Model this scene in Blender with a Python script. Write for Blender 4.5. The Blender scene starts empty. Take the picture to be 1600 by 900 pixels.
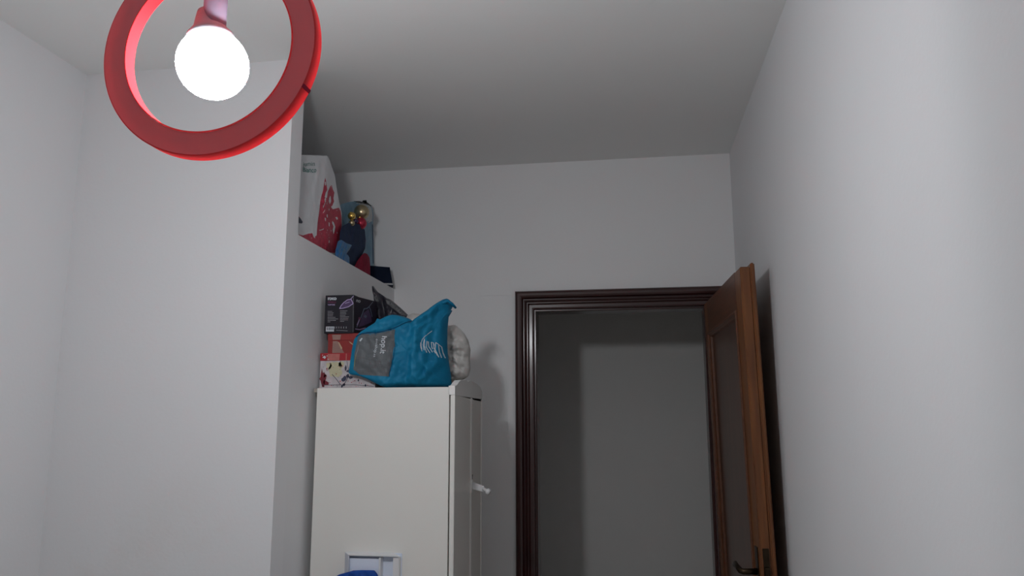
import bpy, bmesh, math, random
from mathutils import Vector, Matrix, noise
random.seed(7)
C = bpy.context.scene
COL = C.collection

# ------------------------------------------------------------------ camera
EYE = Vector((0.0, 0.0, 1.5))
FPX, PITCH, YAW, ROLL = 1215.0, 0.1713, 0.1472, 0.0025
fwd = Vector((-math.sin(YAW) * math.cos(PITCH), math.cos(YAW) * math.cos(PITCH), math.sin(PITCH)))
rgt = Vector((math.cos(YAW), math.sin(YAW), 0))
upv = rgt.cross(fwd)
R_ = rgt * math.cos(ROLL) - upv * math.sin(ROLL)
U_ = rgt * math.sin(ROLL) + upv * math.cos(ROLL)
cd = bpy.data.cameras.new('camera')
cam = bpy.data.objects.new('camera', cd)
COL.objects.link(cam)
cd.sensor_width = 36.0
cd.lens = FPX / 1600 * 36.0
cd.clip_start = 0.02
m4 = Matrix((R_, U_, -fwd)).transposed().to_4x4()
m4.translation = EYE
cam.matrix_world = m4
C.camera = cam

# ------------------------------------------------------------------ world, exposure, light levels
w = bpy.data.worlds.new('world')
C.world = w
w.use_nodes = True
w.node_tree.nodes['Background'].inputs[0].default_value = (0.02, 0.022, 0.025, 1)
w.node_tree.nodes['Background'].inputs[1].default_value = 0.3
C.view_settings.view_transform = 'Standard'
C.view_settings.look = 'None'
C.view_settings.exposure = 0.0
C.view_settings.gamma = 1.0
C.view_settings.use_curve_mapping = False
BULB_STRENGTH = 181.0
BULB_COLOR = (0.93, 0.965, 1.0)
BULB_TILT = math.radians(3)        # tip leans towards the room
BULB_CUT = math.radians(132)        # lit part of the globe, from the tip
C.cycles.max_bounces = 14
C.cycles.diffuse_bounces = 8
C.cycles.glossy_bounces = 4
C.cycles.sample_clamp_indirect = 6.0
C.cycles.use_denoising = True
C.cycles.caustics_reflective = False
C.cycles.caustics_refractive = False


def px(u, v, X=None, Y=None):
    """the point seen at (u, v) of the 1600x900 frame on a plane of the room"""
    d = fwd + R_ * ((u - 800) / FPX) + U_ * ((450 - v) / FPX)
    t = (X / d.x) if X is not None else (Y / d.y)
    return EYE + d * t


# ------------------------------------------------------------------ materials
def mat(name, col, rough=0.5, spec=0.5, metal=0.0, var=0.0, vscale=8.0, bump=0.0, bscale=60.0,
        coat=0.0, col2=None, stretch=None, emit=0.0, sheen=0.0, sss=0.0):
    m = bpy.data.materials.new(name)
    m.use_nodes = True
    nt = m.node_tree
    b = nt.nodes['Principled BSDF']
    b.inputs['Base Color'].default_value = (*col, 1)
    b.inputs['Roughness'].default_value = rough
    b.inputs['Specular IOR Level'].default_value = spec
    b.inputs['Metallic'].default_value = metal
    b.inputs['Coat Weight'].default_value = coat
    b.inputs['Coat Roughness'].default_value = 0.18
    if sheen:
        b.inputs['Sheen Weight'].default_value = sheen
    if emit:
        b.inputs['Emission Color'].default_value = (*BULB_COLOR, 1)
        b.inputs['Emission Strength'].default_value = emit
    tc = nt.nodes.new('ShaderNodeTexCoord')
    mp = nt.nodes.new('ShaderNodeMapping')
    nt.links.new(tc.outputs['Object'], mp.inputs['Vector'])
    if stretch:
        mp.inputs['Scale'].default_value = stretch
    if var or col2:
        n = nt.nodes.new('ShaderNodeTexNoise')
        n.inputs['Scale'].default_value = vscale
        n.inputs['Detail'].default_value = 5
        nt.links.new(mp.outputs[0], n.inputs['Vector'])
        r = nt.nodes.new('ShaderNodeValToRGB')
        c2 = col2 or tuple(max(0, c * (1 - var)) for c in col)
        r.color_ramp.elements[0].position = 0.3
        r.color_ramp.elements[1].position = 0.7
        r.color_ramp.elements[0].color = (*c2, 1)
        r.color_ramp.elements[1].color = (*col, 1)
        nt.links.new(n.outputs['Fac'], r.inputs['Fac'])
        nt.links.new(r.outputs['Color'], b.inputs['Base Color'])
    if bump:
        n2 = nt.nodes.new('ShaderNodeTexNoise')
        n2.inputs['Scale'].default_value = bscale
        n2.inputs['Detail'].default_value = 4
        nt.links.new(mp.outputs[0], n2.inputs['Vector'])
        bp = nt.nodes.new('ShaderNodeBump')
        bp.inputs['Strength'].default_value = bump
        bp.inputs['Distance'].default_value = 0.003
        nt.links.new(n2.outputs['Fac'], bp.inputs['Height'])
        nt.links.new(bp.outputs['Normal'], b.inputs['Normal'])
    return m


M = {}
M['wall'] = mat('wall_paint', (0.73, 0.73, 0.742), 0.75, 0.25, var=0.035, vscale=1.6, bump=0.12, bscale=90)  # near walls and pier: tone darkened to offset strong lamplight there
M['wall_lit_copy'] = mat('wall_paint_lit_copy', (0.84, 0.84, 0.845), 0.75, 0.25, var=0.02, vscale=1.6, bump=0.12, bscale=90)  # same paint, lightened to stand in for light on the back wall
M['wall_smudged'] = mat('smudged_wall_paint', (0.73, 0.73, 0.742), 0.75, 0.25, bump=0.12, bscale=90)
M['ceiling'] = mat('ceiling_paint', (0.80, 0.80, 0.79), 0.85, 0.15, var=0.02, vscale=1.5, bump=0.08, bscale=90)
M['hall'] = mat('hall_paint', (0.88, 0.875, 0.86), 0.8, 0.2, var=0.03, vscale=1.5)  # tone raised to make up for the weak light reaching the hallway
M['floor'] = mat('floor_tile', (0.55, 0.51, 0.46), 0.35, 0.5, var=0.15, vscale=5)
M['hall_floor'] = mat('hall_floor_tile', (0.40, 0.36, 0.32), 0.4, 0.5, var=0.15, vscale=5)
M['dark_wood'] = mat('dark_varnished_wood', (0.052, 0.015, 0.013), 0.34, 0.45, coat=0.45,
                     col2=(0.030, 0.009, 0.008), vscale=6, stretch=(12, 12, 0.8), bump=0.1, bscale=8)
M['dark_wood_top'] = mat('dark_varnished_wood_crosswise', (0.052, 0.015, 0.013), 0.34, 0.45, coat=0.45,
                         col2=(0.030, 0.009, 0.008), vscale=6, stretch=(0.8, 12, 12), bump=0.1, bscale=8)
M['door_wood'] = mat('brown_varnished_wood', (0.22, 0.078, 0.020), 0.45, 0.4, coat=0.12,
                     col2=(0.125, 0.042, 0.014), vscale=5, stretch=(14, 14, 0.9), bump=0.08, bscale=8)
M['door_rail'] = mat('brown_varnished_wood_crosswise', (0.13, 0.045, 0.018), 0.45, 0.4, coat=0.12,
                     col2=(0.09, 0.032, 0.014), vscale=5, stretch=(14, 0.9, 14), bump=0.08, bscale=8)
M['door_panel'] = mat('brown_veneer_panel', (0.11, 0.050, 0.030), 0.38, 0.5, coat=0.3,
                      col2=(0.075, 0.034, 0.022), vscale=3, stretch=(10, 10, 1.0))
M['bronze'] = mat('aged_bronze', (0.055, 0.035, 0.02), 0.35, 0.5, metal=0.85, var=0.4, vscale=40)
M['white_lam'] = mat('warm_white_laminate', (0.78, 0.765, 0.725), 0.42, 0.4, var=0.02, vscale=3)
M['white_edge'] = mat('white_edge_band', (0.83, 0.82, 0.80), 0.4, 0.4, var=0.02, vscale=9)
M['raw_edge'] = mat('raw_particle_board', (0.42, 0.38, 0.33), 0.7, 0.3, var=0.3, vscale=90)
M['white_plastic'] = mat('white_plastic', (0.73, 0.73, 0.742), 0.35, 0.5, var=0.02, vscale=9)
M['cool_plastic'] = mat('cool_white_plastic', (0.74, 0.80, 0.92), 0.4, 0.4, var=0.03, vscale=9)
M['grey_plastic'] = mat('pale_grey_plastic', (0.56, 0.58, 0.65), 0.4, 0.4, var=0.03, vscale=9)
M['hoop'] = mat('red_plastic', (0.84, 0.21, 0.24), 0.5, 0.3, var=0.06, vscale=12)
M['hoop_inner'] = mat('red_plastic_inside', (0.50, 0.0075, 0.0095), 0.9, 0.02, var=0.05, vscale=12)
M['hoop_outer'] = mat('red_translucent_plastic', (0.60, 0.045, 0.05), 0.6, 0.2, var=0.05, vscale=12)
M['socket'] = mat('pale_socket_plastic', (0.20, 0.19, 0.26), 0.8, 0.1, var=0.03, vscale=9)
M['cord'] = mat('cord_sheath', (0.6, 0.6, 0.62), 0.6, 0.3, var=0.05, vscale=40)
M['bulb_lit'] = mat('lit_bulb_diffuser', (0.9, 0.9, 0.9), 0.4, 0.3, emit=BULB_STRENGTH, var=0.01)
M['bulb_body'] = mat('bulb_housing', (0.30, 0.32, 0.36), 0.8, 0.1, var=0.02, vscale=20)
M['blue_bag'] = mat('teal_woven_plastic', (0.006, 0.20, 0.36), 0.55, 0.25, col2=(0.004, 0.155, 0.295), vscale=14, bump=0.25, bscale=160)
M['blue_dark'] = mat('teal_seam', (0.002, 0.05, 0.12), 0.6, 0.3, var=0.2, vscale=20)
M['bag_label'] = mat('grey_print', (0.125, 0.135, 0.145), 0.55, 0.3, var=0.12, vscale=25)
M['white_print'] = mat('white_print', (0.62, 0.66, 0.70), 0.5, 0.3, var=0.05, vscale=50)
M['yellow_print'] = mat('faded_yellow_print', (0.30, 0.33, 0.16), 0.5, 0.3, var=0.2, vscale=80)
M['grey_bag'] = mat('dark_grey_plastic_film', (0.032, 0.030, 0.042), 0.3, 0.5, col2=(0.02, 0.018, 0.03), vscale=18, bump=0.3, bscale=30)
M['grey_flap'] = mat('mid_grey_plastic_film', (0.17, 0.17, 0.175), 0.4, 0.5, var=0.3, vscale=20)
M['white_bag'] = mat('white_plastic_film', (0.62, 0.60, 0.57), 0.35, 0.5, col2=(0.50, 0.48, 0.46), vscale=12, bump=0.4, bscale=30)
M['iron_card'] = mat('black_printed_card', (0.016, 0.014, 0.022), 0.5, 0.3, var=0.3, vscale=12)
M['iron_side'] = mat('black_violet_printed_card', (0.020, 0.013, 0.030), 0.6, 0.2, col2=(0.012, 0.010, 0.018), vscale=10)
M['print_grey'] = mat('grey_small_print', (0.33, 0.33, 0.36), 0.5, 0.3, var=0.3, vscale=400)
M['print_lilac'] = mat('lilac_print', (0.45, 0.36, 0.60), 0.45, 0.4, var=0.1, vscale=60)
M['print_violet'] = mat('violet_print', (0.085, 0.045, 0.13), 0.45, 0.4, var=0.3, vscale=60)
M['print_magenta'] = mat('magenta_print', (0.23, 0.035, 0.12), 0.45, 0.4, var=0.2, vscale=60)
M['print_blue'] = mat('slate_blue_print', (0.14, 0.19, 0.27), 0.45, 0.4, var=0.2, vscale=60)
M['red_card'] = mat('red_gift_card', (0.30, 0.028, 0.025), 0.5, 0.4, var=0.15, vscale=10)
M['ribbon_print'] = mat('dusty_pink_ribbon_print', (0.34, 0.20, 0.17), 0.5, 0.4, var=0.2, vscale=25)
M['cream_print'] = mat('cream_print', (0.50, 0.38, 0.24), 0.5, 0.4, var=0.1, vscale=30)
M['floral_card'] = mat('cream_floral_card', (0.60, 0.56, 0.58), 0.5, 0.4, col2=(0.46, 0.42, 0.44), vscale=45)
M['floral_red'] = mat('crimson_print', (0.42, 0.02, 0.03), 0.5, 0.4, var=0.25, vscale=50)
M['floral_maroon'] = mat('maroon_leaf_print', (0.20, 0.02, 0.035), 0.5, 0.4, var=0.25, vscale=50)
M['floral_yellow'] = mat('pale_yellow_flower_print', (0.58, 0.54, 0.36), 0.5, 0.4, var=0.15, vscale=60)
M['floral_slate'] = mat('slate_leaf_print', (0.05, 0.055, 0.10), 0.5, 0.4, var=0.3, vscale=60)
M['floral_pink'] = mat('salmon_band_print', (0.52, 0.16, 0.14), 0.5, 0.4, var=0.2, vscale=60)
M['paper_bag'] = mat('white_coated_paper', (0.72, 0.72, 0.74), 0.45, 0.4, var=0.06, vscale=12, bump=0.3, bscale=18)
M['red_print'] = mat('raspberry_red_print', (0.55, 0.045, 0.085), 0.5, 0.4, col2=(0.36, 0.025, 0.055), vscale=55)
M['teal_print'] = mat('teal_green_lettering', (0.08, 0.26, 0.23), 0.5, 0.3, var=0.2, vscale=90)
M['dark_print'] = mat('dark_slate_print', (0.06, 0.07, 0.10), 0.5, 0.3, var=0.2, vscale=90)
M['pale_bag'] = mat('pale_blue_gift_bag', (0.20, 0.36, 0.46), 0.4, 0.4, col2=(0.10, 0.22, 0.32), vscale=9, bump=0.2, bscale=25)
M['pale_top'] = mat('milky_white_film', (0.52, 0.54, 0.53), 0.35, 0.5, var=0.15, vscale=25)
M['navy'] = mat('navy_cloth', (0.030, 0.045, 0.095), 0.85, 0.2, var=0.3, vscale=20, bump=0.3, bscale=120)
M['navy_card'] = mat('navy_cover', (0.008, 0.014, 0.032), 0.8, 0.12, var=0.2, vscale=20)
M['pages'] = mat('white_page_edges', (0.6, 0.6, 0.6), 0.8, 0.2, var=0.2, vscale=30, stretch=(1, 1, 30))
M['crimson'] = mat('crimson_cloth', (0.27, 0.012, 0.04), 0.8, 0.2, var=0.3, vscale=20, bump=0.3, bscale=90)
M['blue_pack'] = mat('bright_blue_wrapper', (0.02, 0.14, 0.36), 0.4, 0.4, col2=(0.06, 0.17, 0.26), vscale=22, bump=0.3, bscale=30)
M['yellow'] = mat('yellow_print', (0.50, 0.40, 0.06), 0.4, 0.4, var=0.2, vscale=40)
M['gold_matt'] = mat('champagne_gold', (0.52, 0.42, 0.26), 0.28, 0.5, metal=0.9, var=0.1, vscale=30)
M['gold'] = mat('bright_gold', (0.85, 0.58, 0.16), 0.22, 0.5, metal=0.95, var=0.1, vscale=30)
M['red_metal'] = mat('satin_red', (0.46, 0.025, 0.06), 0.3, 0.5, metal=0.5, var=0.1, vscale=30)
M['violet_metal'] = mat('dark_violet_satin', (0.07, 0.04, 0.10), 0.35, 0.5, metal=0.6, var=0.1, vscale=30)
M['black_ribbon'] = mat('black_ribbon', (0.012, 0.014, 0.014), 0.5, 0.4, var=0.2, vscale=40)
M['blue_cloth'] = mat('royal_blue_cloth', (0.005, 0.07, 0.36), 0.7, 0.3, col2=(0.004, 0.04, 0.22), vscale=60, bump=0.5, bscale=120)


def translucent(m, col, fac):
    nt = m.node_tree
    b = nt.nodes['Principled BSDF']
    t = nt.nodes.new('ShaderNodeBsdfTranslucent')
    t.inputs['Color'].default_value = (*col, 1)
    x = nt.nodes.new('ShaderNodeMixShader')
    x.inputs[0].default_value = fac
    nt.links.new(b.outputs[0], x.inputs[1])
    nt.links.new(t.outputs[0], x.inputs[2])
    nt.links.new(x.outputs[0], nt.nodes['Material Output'].inputs['Surface'])


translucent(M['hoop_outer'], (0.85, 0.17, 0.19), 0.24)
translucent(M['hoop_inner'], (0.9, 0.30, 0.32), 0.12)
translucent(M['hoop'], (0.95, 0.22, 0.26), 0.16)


def smudges(m):
    """old brown scuffs low on the wall and two small grey rubs"""
    nt = m.node_tree
    b = nt.nodes['Principled BSDF']
    tc = nt.nodes.new('ShaderNodeTexCoord')
    n = nt.nodes.new('ShaderNodeTexNoise')
    n.inputs['Scale'].default_value = 2.2
    n.inputs['Detail'].default_value = 6
    n.inputs['Roughness'].default_value = 0.62
    nt.links.new(tc.outputs['Object'], n.inputs['Vector'])
    r = nt.nodes.new('ShaderNodeValToRGB')
    r.color_ramp.elements[0].position = 0.50
    r.color_ramp.elements[0].color = (0, 0, 0, 1)
    r.color_ramp.elements[1].position = 0.78
    r.color_ramp.elements[1].color = (1, 1, 1, 1)
    nt.links.new(n.outputs['Fac'], r.inputs['Fac'])
    sep = nt.nodes.new('ShaderNodeSeparateXYZ')
    nt.links.new(tc.outputs['Object'], sep.inputs[0])
    mr = nt.nodes.new('ShaderNodeMapRange')
    mr.inputs['From Min'].default_value = 1.45
    mr.inputs['From Max'].default_value = 1.0
    mr.inputs['To Min'].default_value = 0.0
    mr.inputs['To Max'].default_value = 0.55
    nt.links.new(sep.outputs['Z'], mr.inputs['Value'])
    mul = nt.nodes.new('ShaderNodeMath')
    mul.operation = 'MULTIPLY'
    nt.links.new(r.outputs['Color'], mul.inputs[0])
    nt.links.new(mr.outputs[0], mul.inputs[1])
    mx = nt.nodes.new('ShaderNodeMix')
    mx.data_type = 'RGBA'
    mx.inputs[6].default_value = (0.73, 0.73, 0.742, 1)
    mx.inputs[7].default_value = (0.60, 0.55, 0.49, 1)
    nt.links.new(mul.outputs[0], mx.inputs[0])
    nt.links.new(mx.outputs[2], b.inputs['Base Color'])


smudges(M['wall_smudged'])


# ------------------------------------------------------------------ helpers
def new_ob(name, me, m, parent=None, smooth=False):
    o = bpy.data.objects.new(name, me)
    COL.objects.link(o)
    if m is not None:
        me.materials.append(m)
    if parent is not None:
        o.parent = parent
    if smooth:
        for p in me.polygons:
            p.use_smooth = True
    return o


def obj(name, bm, m, parent=None, smooth=False, bevel=0.0, seg=2):
    """links a bmesh (world coordinates) as one object; children keep world positions"""
    if bevel:
        bmesh.ops.bevel(bm, geom=[e for e in bm.edges], offset=bevel, segments=seg, affect='EDGES', clamp_overlap=True)
    bmesh.ops.recalc_face_normals(bm, faces=bm.faces[:])
    if parent is not None:
        off = parent_world(parent)
        bmesh.ops.transform(bm, matrix=off.inverted(), verts=bm.verts[:])
    me = bpy.data.meshes.new(name)
    bm.to_mesh(me)
    bm.free()
    return new_ob(name, me, m, parent, smooth)


def parent_world(p):
    mt = Matrix.Identity(4)
    while p is not None:
        mt = p.matrix_basis @ mt
        p = p.parent
    return mt


def tag(o, label, cat, group=None, kind=None):
    o['label'] = label
    o['category'] = cat
    if group:
        o['group'] = group
    if kind:
        o['kind'] = kind
    return o


def thing(name, label, cat, loc, group=None):
    o = bpy.data.objects.new(name, None)
    COL.objects.link(o)
    o.location = loc
    o.empty_display_size = 0.05
    return tag(o, label, cat, group)


def struct(o, label=None):
    o['kind'] = 'structure'
    if label:
        o['label'] = label
    return o


def add_box(bm, a, b):
    x0, x1 = sorted((a[0], b[0])); y0, y1 = sorted((a[1], b[1])); z0, z1 = sorted((a[2], b[2]))
    vs = [bm.verts.new(p) for p in ((x0, y0, z0), (x1, y0, z0), (x1, y1, z0), (x0, y1, z0),
                                    (x0, y0, z1), (x1, y0, z1), (x1, y1, z1), (x0, y1, z1))]
    for f in ((0, 3, 2, 1), (4, 5, 6, 7), (0, 1, 5, 4), (1, 2, 6, 5), (2, 3, 7, 6), (3, 0, 4, 7)):
        bm.faces.new([vs[i] for i in f])
    return vs


def box(name, a, b, m, parent=None, bevel=0.0):
    bm = bmesh.new()
    add_box(bm, a, b)
    return obj(name, bm, m, parent, bevel=bevel)


def lathe(bm, prof, seg=48, mtx=None):
    """prof: list of (radius, height) spun round Z"""
    rings = []
    for r, z in prof:
        if r < 1e-6:
            rings.append([bm.verts.new((0, 0, z))])
        else:
            rings.append([bm.verts.new((r * math.cos(2 * math.pi * i / seg), r * math.sin(2 * math.pi * i / seg), z)) for i in range(seg)])
    for a, b in zip(rings, rings[1:]):
        for i in range(seg):
            j = (i + 1) % seg
            if len(a) == 1 and len(b) == 1:
                continue
            if len(a) == 1:
                bm.faces.new((a[0], b[i], b[j]))
            elif len(b) == 1:
                bm.faces.new((a[i], a[j], b[0]))
            else:
                bm.faces.new((a[i], a[j], b[j], b[i]))
    if mtx is not None:
        bmesh.ops.transform(bm, matrix=mtx, verts=[v for r in rings for v in r])


def tube(bm, pts, rad, seg=10):
    pts = [Vector(p) for p in pts]
    rings = []
    for i, p in enumerate(pts):
        t = (pts[min(i + 1, len(pts) - 1)] - pts[max(i - 1, 0)]).normalized()
        a = t.cross(Vector((0, 0, 1)))
        if a.length < 1e-3:
            a = Vector((1, 0, 0))
        a.normalize()
        b = t.cross(a)
        r = rad[i] if isinstance(rad, (list, tuple)) else rad
        rings.append([bm.verts.new(p + a * r * math.cos(2 * math.pi * k / seg) + b * r * math.sin(2 * math.pi * k / seg)) for k in range(seg)])
    for r0, r1 in zip(rings, rings[1:]):
        for k in range(seg):
            bm.faces.new((r0[k], r0[(k + 1) % seg], r1[(k + 1) % seg], r1[k]))
    bm.faces.new(rings[0][::-1])
    bm.faces.new(rings[-1])


def prism(bm, pts, vec):
    """polygon pts extruded along vec"""
    vec = Vector(vec)
    a = [bm.verts.new(p) for p in pts]
    b = [bm.verts.new(Vector(p) + vec) for p in pts]
    n = len(pts)
    bm.faces.new(a)
    bm.faces.new(b[::-1])
    for i in range(n):
        bm.faces.new((a[i], b[i], b[(i + 1) % n], a[(i + 1) % n]))


# printed marks: shapes given on the face of an object, mapped to its surface by fn(u, v, lift)
def decal(name, shapes, fn, m, parent, lift=0.0008, cell=None):
    bm = bmesh.new()
    for pts in shapes:
        vs = [bm.verts.new((p[0], p[1], 0)) for p in pts]
        try:
            bm.faces.new(vs)
        except ValueError:
            pass
    if cell:
        us = [v.co.x for v in bm.verts]; vv = [v.co.y for v in bm.verts]
        x = math.floor(min(us) / cell) * cell + cell
        while x < max(us):
            bmesh.ops.bisect_plane(bm, geom=bm.verts[:] + bm.edges[:] + bm.faces[:], plane_co=(x, 0, 0), plane_no=(1, 0, 0)); x += cell
        y = math.floor(min(vv) / cell) * cell + cell
        while y < max(vv):
            bmesh.ops.bisect_plane(bm, geom=bm.verts[:] + bm.edges[:] + bm.faces[:], plane_co=(0, y, 0), plane_no=(0, 1, 0)); y += cell
    bmesh.ops.triangulate(bm, faces=bm.faces[:])
    for v in bm.verts:
        v.co = fn(v.co.x, v.co.y, lift)
    o = obj(name, bm, m, parent)
    if len(shapes) > 1:
        o['kind'] = 'stuff'
    return o


def stroke(pts, wd):
    out = []
    for (x0, y0), (x1, y1) in zip(pts, pts[1:]):
        l = math.hypot(x1 - x0, y1 - y0) or 1
        nx, ny = -(y1 - y0) / l * wd / 2, (x1 - x0) / l * wd / 2
        ex, ey = (x1 - x0) / l * wd * 0.2, (y1 - y0) / l * wd * 0.2
        out.append([(x0 - ex + nx, y0 - ey + ny), (x1 + ex + nx, y1 + ey + ny), (x1 + ex - nx, y1 + ey - ny), (x0 - ex - nx, y0 - ey - ny)])
    return out


def blob(cx, cy, rx, ry, n=10, jag=0.2, rot=0.0):
    out = []
    for i in range(n):
        a = 2 * math.pi * i / n
        k = 1 + random.uniform(-jag, jag)
        x, y = rx * k * math.cos(a), ry * k * math.sin(a)
        out.append((cx + x * math.cos(rot) - y * math.sin(rot), cy + x * math.sin(rot) + y * math.cos(rot)))
    return out


def lettering(name, s, org, size, direction, fn, m, parent, lift=0.0012, squeeze=1.0, bold=0.0, shear=0.0):
    """flat lettering laid on a surface; org = start of baseline, direction = unit vector of the baseline"""
    cu = bpy.data.curves.new(name, 'FONT')
    cu.body = s
    cu.size = 1.0
    cu.offset = bold
    cu.shear = shear
    cu.resolution_u = 3
    t = bpy.data.objects.new(name, cu)
    COL.objects.link(t)
    dg = bpy.context.evaluated_depsgraph_get()
    me = bpy.data.meshes.new_from_object(t.evaluated_get(dg))
    bpy.data.objects.remove(t)
    bm = bmesh.new()
    bm.from_mesh(me)
    bpy.data.meshes.remove(me)
    bmesh.ops.triangulate(bm, faces=bm.faces[:])
    dx, dy = direction
    upx, upy = dy, -dx
    for v in bm.verts:
        x, y = v.co.x * size * squeeze, v.co.y * size
        v.co = fn(org[0] + x * dx + y * upx, org[1] + x * dy + y * upy, lift)
    o = obj(name, bm, m, parent)
    o.data.materials.clear()
    o.data.materials.append(m)
    return o


class Puff:
    """a soft filled bag: a closed shell around an outline, with folds, that sits on its base"""
    def __init__(self, outline, centre, base, normal, t_front, t_back, folds=(), zmin=None, power=2.2, seed=0, crumple=0.004, cfreq=30, n=176, rings=26, xlim=None):
        self.c = centre
        self.base = base
        self.n = Vector(normal).normalized()
        self.tf, self.tb = t_front, t_back
        self.folds, self.zmin, self.power, self.xlim = folds, zmin, power, xlim
        self.seed, self.crumple, self.cfreq = seed, crumple, cfreq
        self.N, self.R = n, rings
        ang = []
        for i in range(len(outline)):
            a, b = outline[i], outline[(i + 1) % len(outline)]
            k = max(2, int(math.hypot(b[0] - a[0], b[1] - a[1]) / 1.0))
            for j in range(k):
                x, y = a[0] + (b[0] - a[0]) * j / k - centre[0], a[1] + (b[1] - a[1]) * j / k - centre[1]
                ang.append((math.atan2(y, x) % (2 * math.pi), math.hypot(x, y)))
        ang.sort()
        self.ang = ang

    def radius(self, th):
        th %= 2 * math.pi
        a = self.ang
        lo, hi = 0, len(a)
        while lo < hi:
            mid = (lo + hi) // 2
            if a[mid][0] < th:
                lo = mid + 1
            else:
                hi = mid
        p1 = a[lo % len(a)]
        p0 = a[lo - 1]
        d = (p1[0] - p0[0]) % (2 * math.pi)
        k = ((th - p0[0]) % (2 * math.pi)) / d if d > 1e-9 else 0
        return p0[1] + (p1[1] - p0[1]) * k

    def height(self, u, v, r, side):
        g = max(0.0, 1 - min(r, 1) ** self.power) ** 0.5
        t = self.tf if side > 0 else self.tb
        t = t(u, v) if callable(t) else t
        h = t * g
        if side > 0:
            p = self.base(u, v)
            h += self.crumple * g * noise.noise(p * self.cfreq + Vector((self.seed, 0, 0))) * 2
            h += self.crumple * 0.5 * g * noise.noise(p * self.cfreq * 2.7 + Vector((0, self.seed, 0))) * 2
            for (x0, y0, x1, y1, amp, wd) in self.folds:
                L2 = (x1 - x0) ** 2 + (y1 - y0) ** 2
                k = max(0, min(1, ((u - x0) * (x1 - x0) + (v - y0) * (y1 - y0)) / L2))
                d = math.hypot(u - x0 - k * (x1 - x0), v - y0 - k * (y1 - y0))
                h += amp * math.exp(-(d / wd) ** 2) * min(1, 3 * g)
        return h

    def point(self, u, v, r, side, lift=0.0):
        p = self.base(u, v) + self.n * side * (self.height(u, v, r, side) + lift)
        if self.zmin is not None and p.z < self.zmin:
            p.z = self.zmin
        if self.xlim is not None and p.x > self.xlim:
            p.x = self.xlim
        return p

    def surf(self, u, v, lift=0.0):
        x, y = u - self.c[0], v - self.c[1]
        r = math.hypot(x, y) / self.radius(math.atan2(y, x))
        return self.point(u, v, min(r, 0.999), 1, lift)

    def build(self, name, m, parent):
        bm = bmesh.new()
        layers = {}
        for side in (1, -1):
            ctr = bm.verts.new(self.point(self.c[0], self.c[1], 0, side))
            prev = None
            for k in range(1, self.R + 1):
                r = math.sin(math.pi / 2 * k / self.R)
                if k == self.R and side == -1:
                    ring = layers[1]
                else:
                    ring = []
                    for i in range(self.N):
                        th = 2 * math.pi * i / self.N
                        rr = self.radius(th) * r
                        ring.append(bm.verts.new(self.point(self.c[0] + rr * math.cos(th), self.c[1] + rr * math.sin(th), r, side)))
                for i in range(self.N):
                    j = (i + 1) % self.N
                    if prev is None:
                        bm.faces.new((ctr, ring[i], ring[j]))
                    else:
                        bm.faces.new((prev[i], ring[i], ring[j], prev[j]))
                prev = ring
            if side == 1:
                layers[1] = prev
        return obj(name, bm, m, parent, smooth=True)


# ================================================================== the room
XR, XL, YB, YF, YN, XC = 0.4715, -1.798, 3.40, 2.249, 2.334, -1.05
ZC, ZS = 2.6727, 2.1045
YREAR = -1.6
HALL_Y = 4.52
T = 0.1
JL, JR, JT = -0.397, 0.331, 1.985          # clear opening of the doorway

struct(box('floor', (XL, YREAR, -0.05), (XR, YB, 0), M['floor']))
struct(box('ceiling', (XL, YREAR, ZC), (XR, YB, ZC + 0.08), M['ceiling']))
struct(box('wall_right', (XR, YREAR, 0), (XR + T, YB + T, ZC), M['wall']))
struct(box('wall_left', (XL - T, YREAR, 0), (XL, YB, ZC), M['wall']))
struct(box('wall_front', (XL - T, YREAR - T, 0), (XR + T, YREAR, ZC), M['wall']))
bm = bmesh.new()
oz = JT + 0.03
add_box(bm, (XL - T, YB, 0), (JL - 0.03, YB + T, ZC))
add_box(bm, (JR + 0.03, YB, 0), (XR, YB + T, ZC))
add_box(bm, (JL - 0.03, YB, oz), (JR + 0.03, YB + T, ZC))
wall_back = struct(obj('wall_back', bm, M['wall_lit_copy']))
# wall that closes the alcove: full height pier face, then a low wall whose top is a deep sill
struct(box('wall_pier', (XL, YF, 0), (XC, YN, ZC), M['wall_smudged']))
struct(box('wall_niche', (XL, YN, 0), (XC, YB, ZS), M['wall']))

# hallway behind the doorway
struct(box('wall_hallway', (-2.6, HALL_Y, 0), (2.2, HALL_Y + T, ZC), M['hall']))
struct(box('floor_hallway', (-2.6, YB, -0.05), (2.2, HALL_Y, 0), M['hall_floor']))
struct(box('ceiling_hallway', (-2.6, YB + T, ZC), (2.2, HALL_Y, ZC + 0.08), M['hall']))
struct(box('wall_hallway_left', (-2.7, YB + T, 0), (-2.6, HALL_Y, ZC), M['hall']))
struct(box('wall_hallway_right', (2.2, YB + T, 0), (2.3, HALL_Y, ZC), M['hall']))
bm = bmesh.new()
add_box(bm, (-2.6, YB, 0), (XL - T, YB + T, ZC))
add_box(bm, (XR + T, YB, 0), (2.2, YB + T, ZC))
struct(obj('wall_hallway_near', bm, M['hall']))

# ---- blank cover plate painted over on the back wall
cp = thing('wall_plate', 'square blank cover plate painted white, on the back wall beside the doorway', 'wall plate', (-0.578, YB, 2.12))
box('cover', (-0.652, YB - 0.004, 2.062), (-0.505, YB, 2.184), M['wall_lit_copy'], cp, bevel=0.0012)
for sx in (-0.643, -0.514):
    bm = bmesh.new()
    lathe(bm, [(0, -0.0012), (0.003, -0.0012), (0.003, 0.0)], 12, Matrix.Translation((sx, YB - 0.004, 2.123)) @ Matrix.Rotation(-math.pi / 2, 4, 'X'))
    obj('screw', bm, M['wall_lit_copy'], cp)

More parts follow.
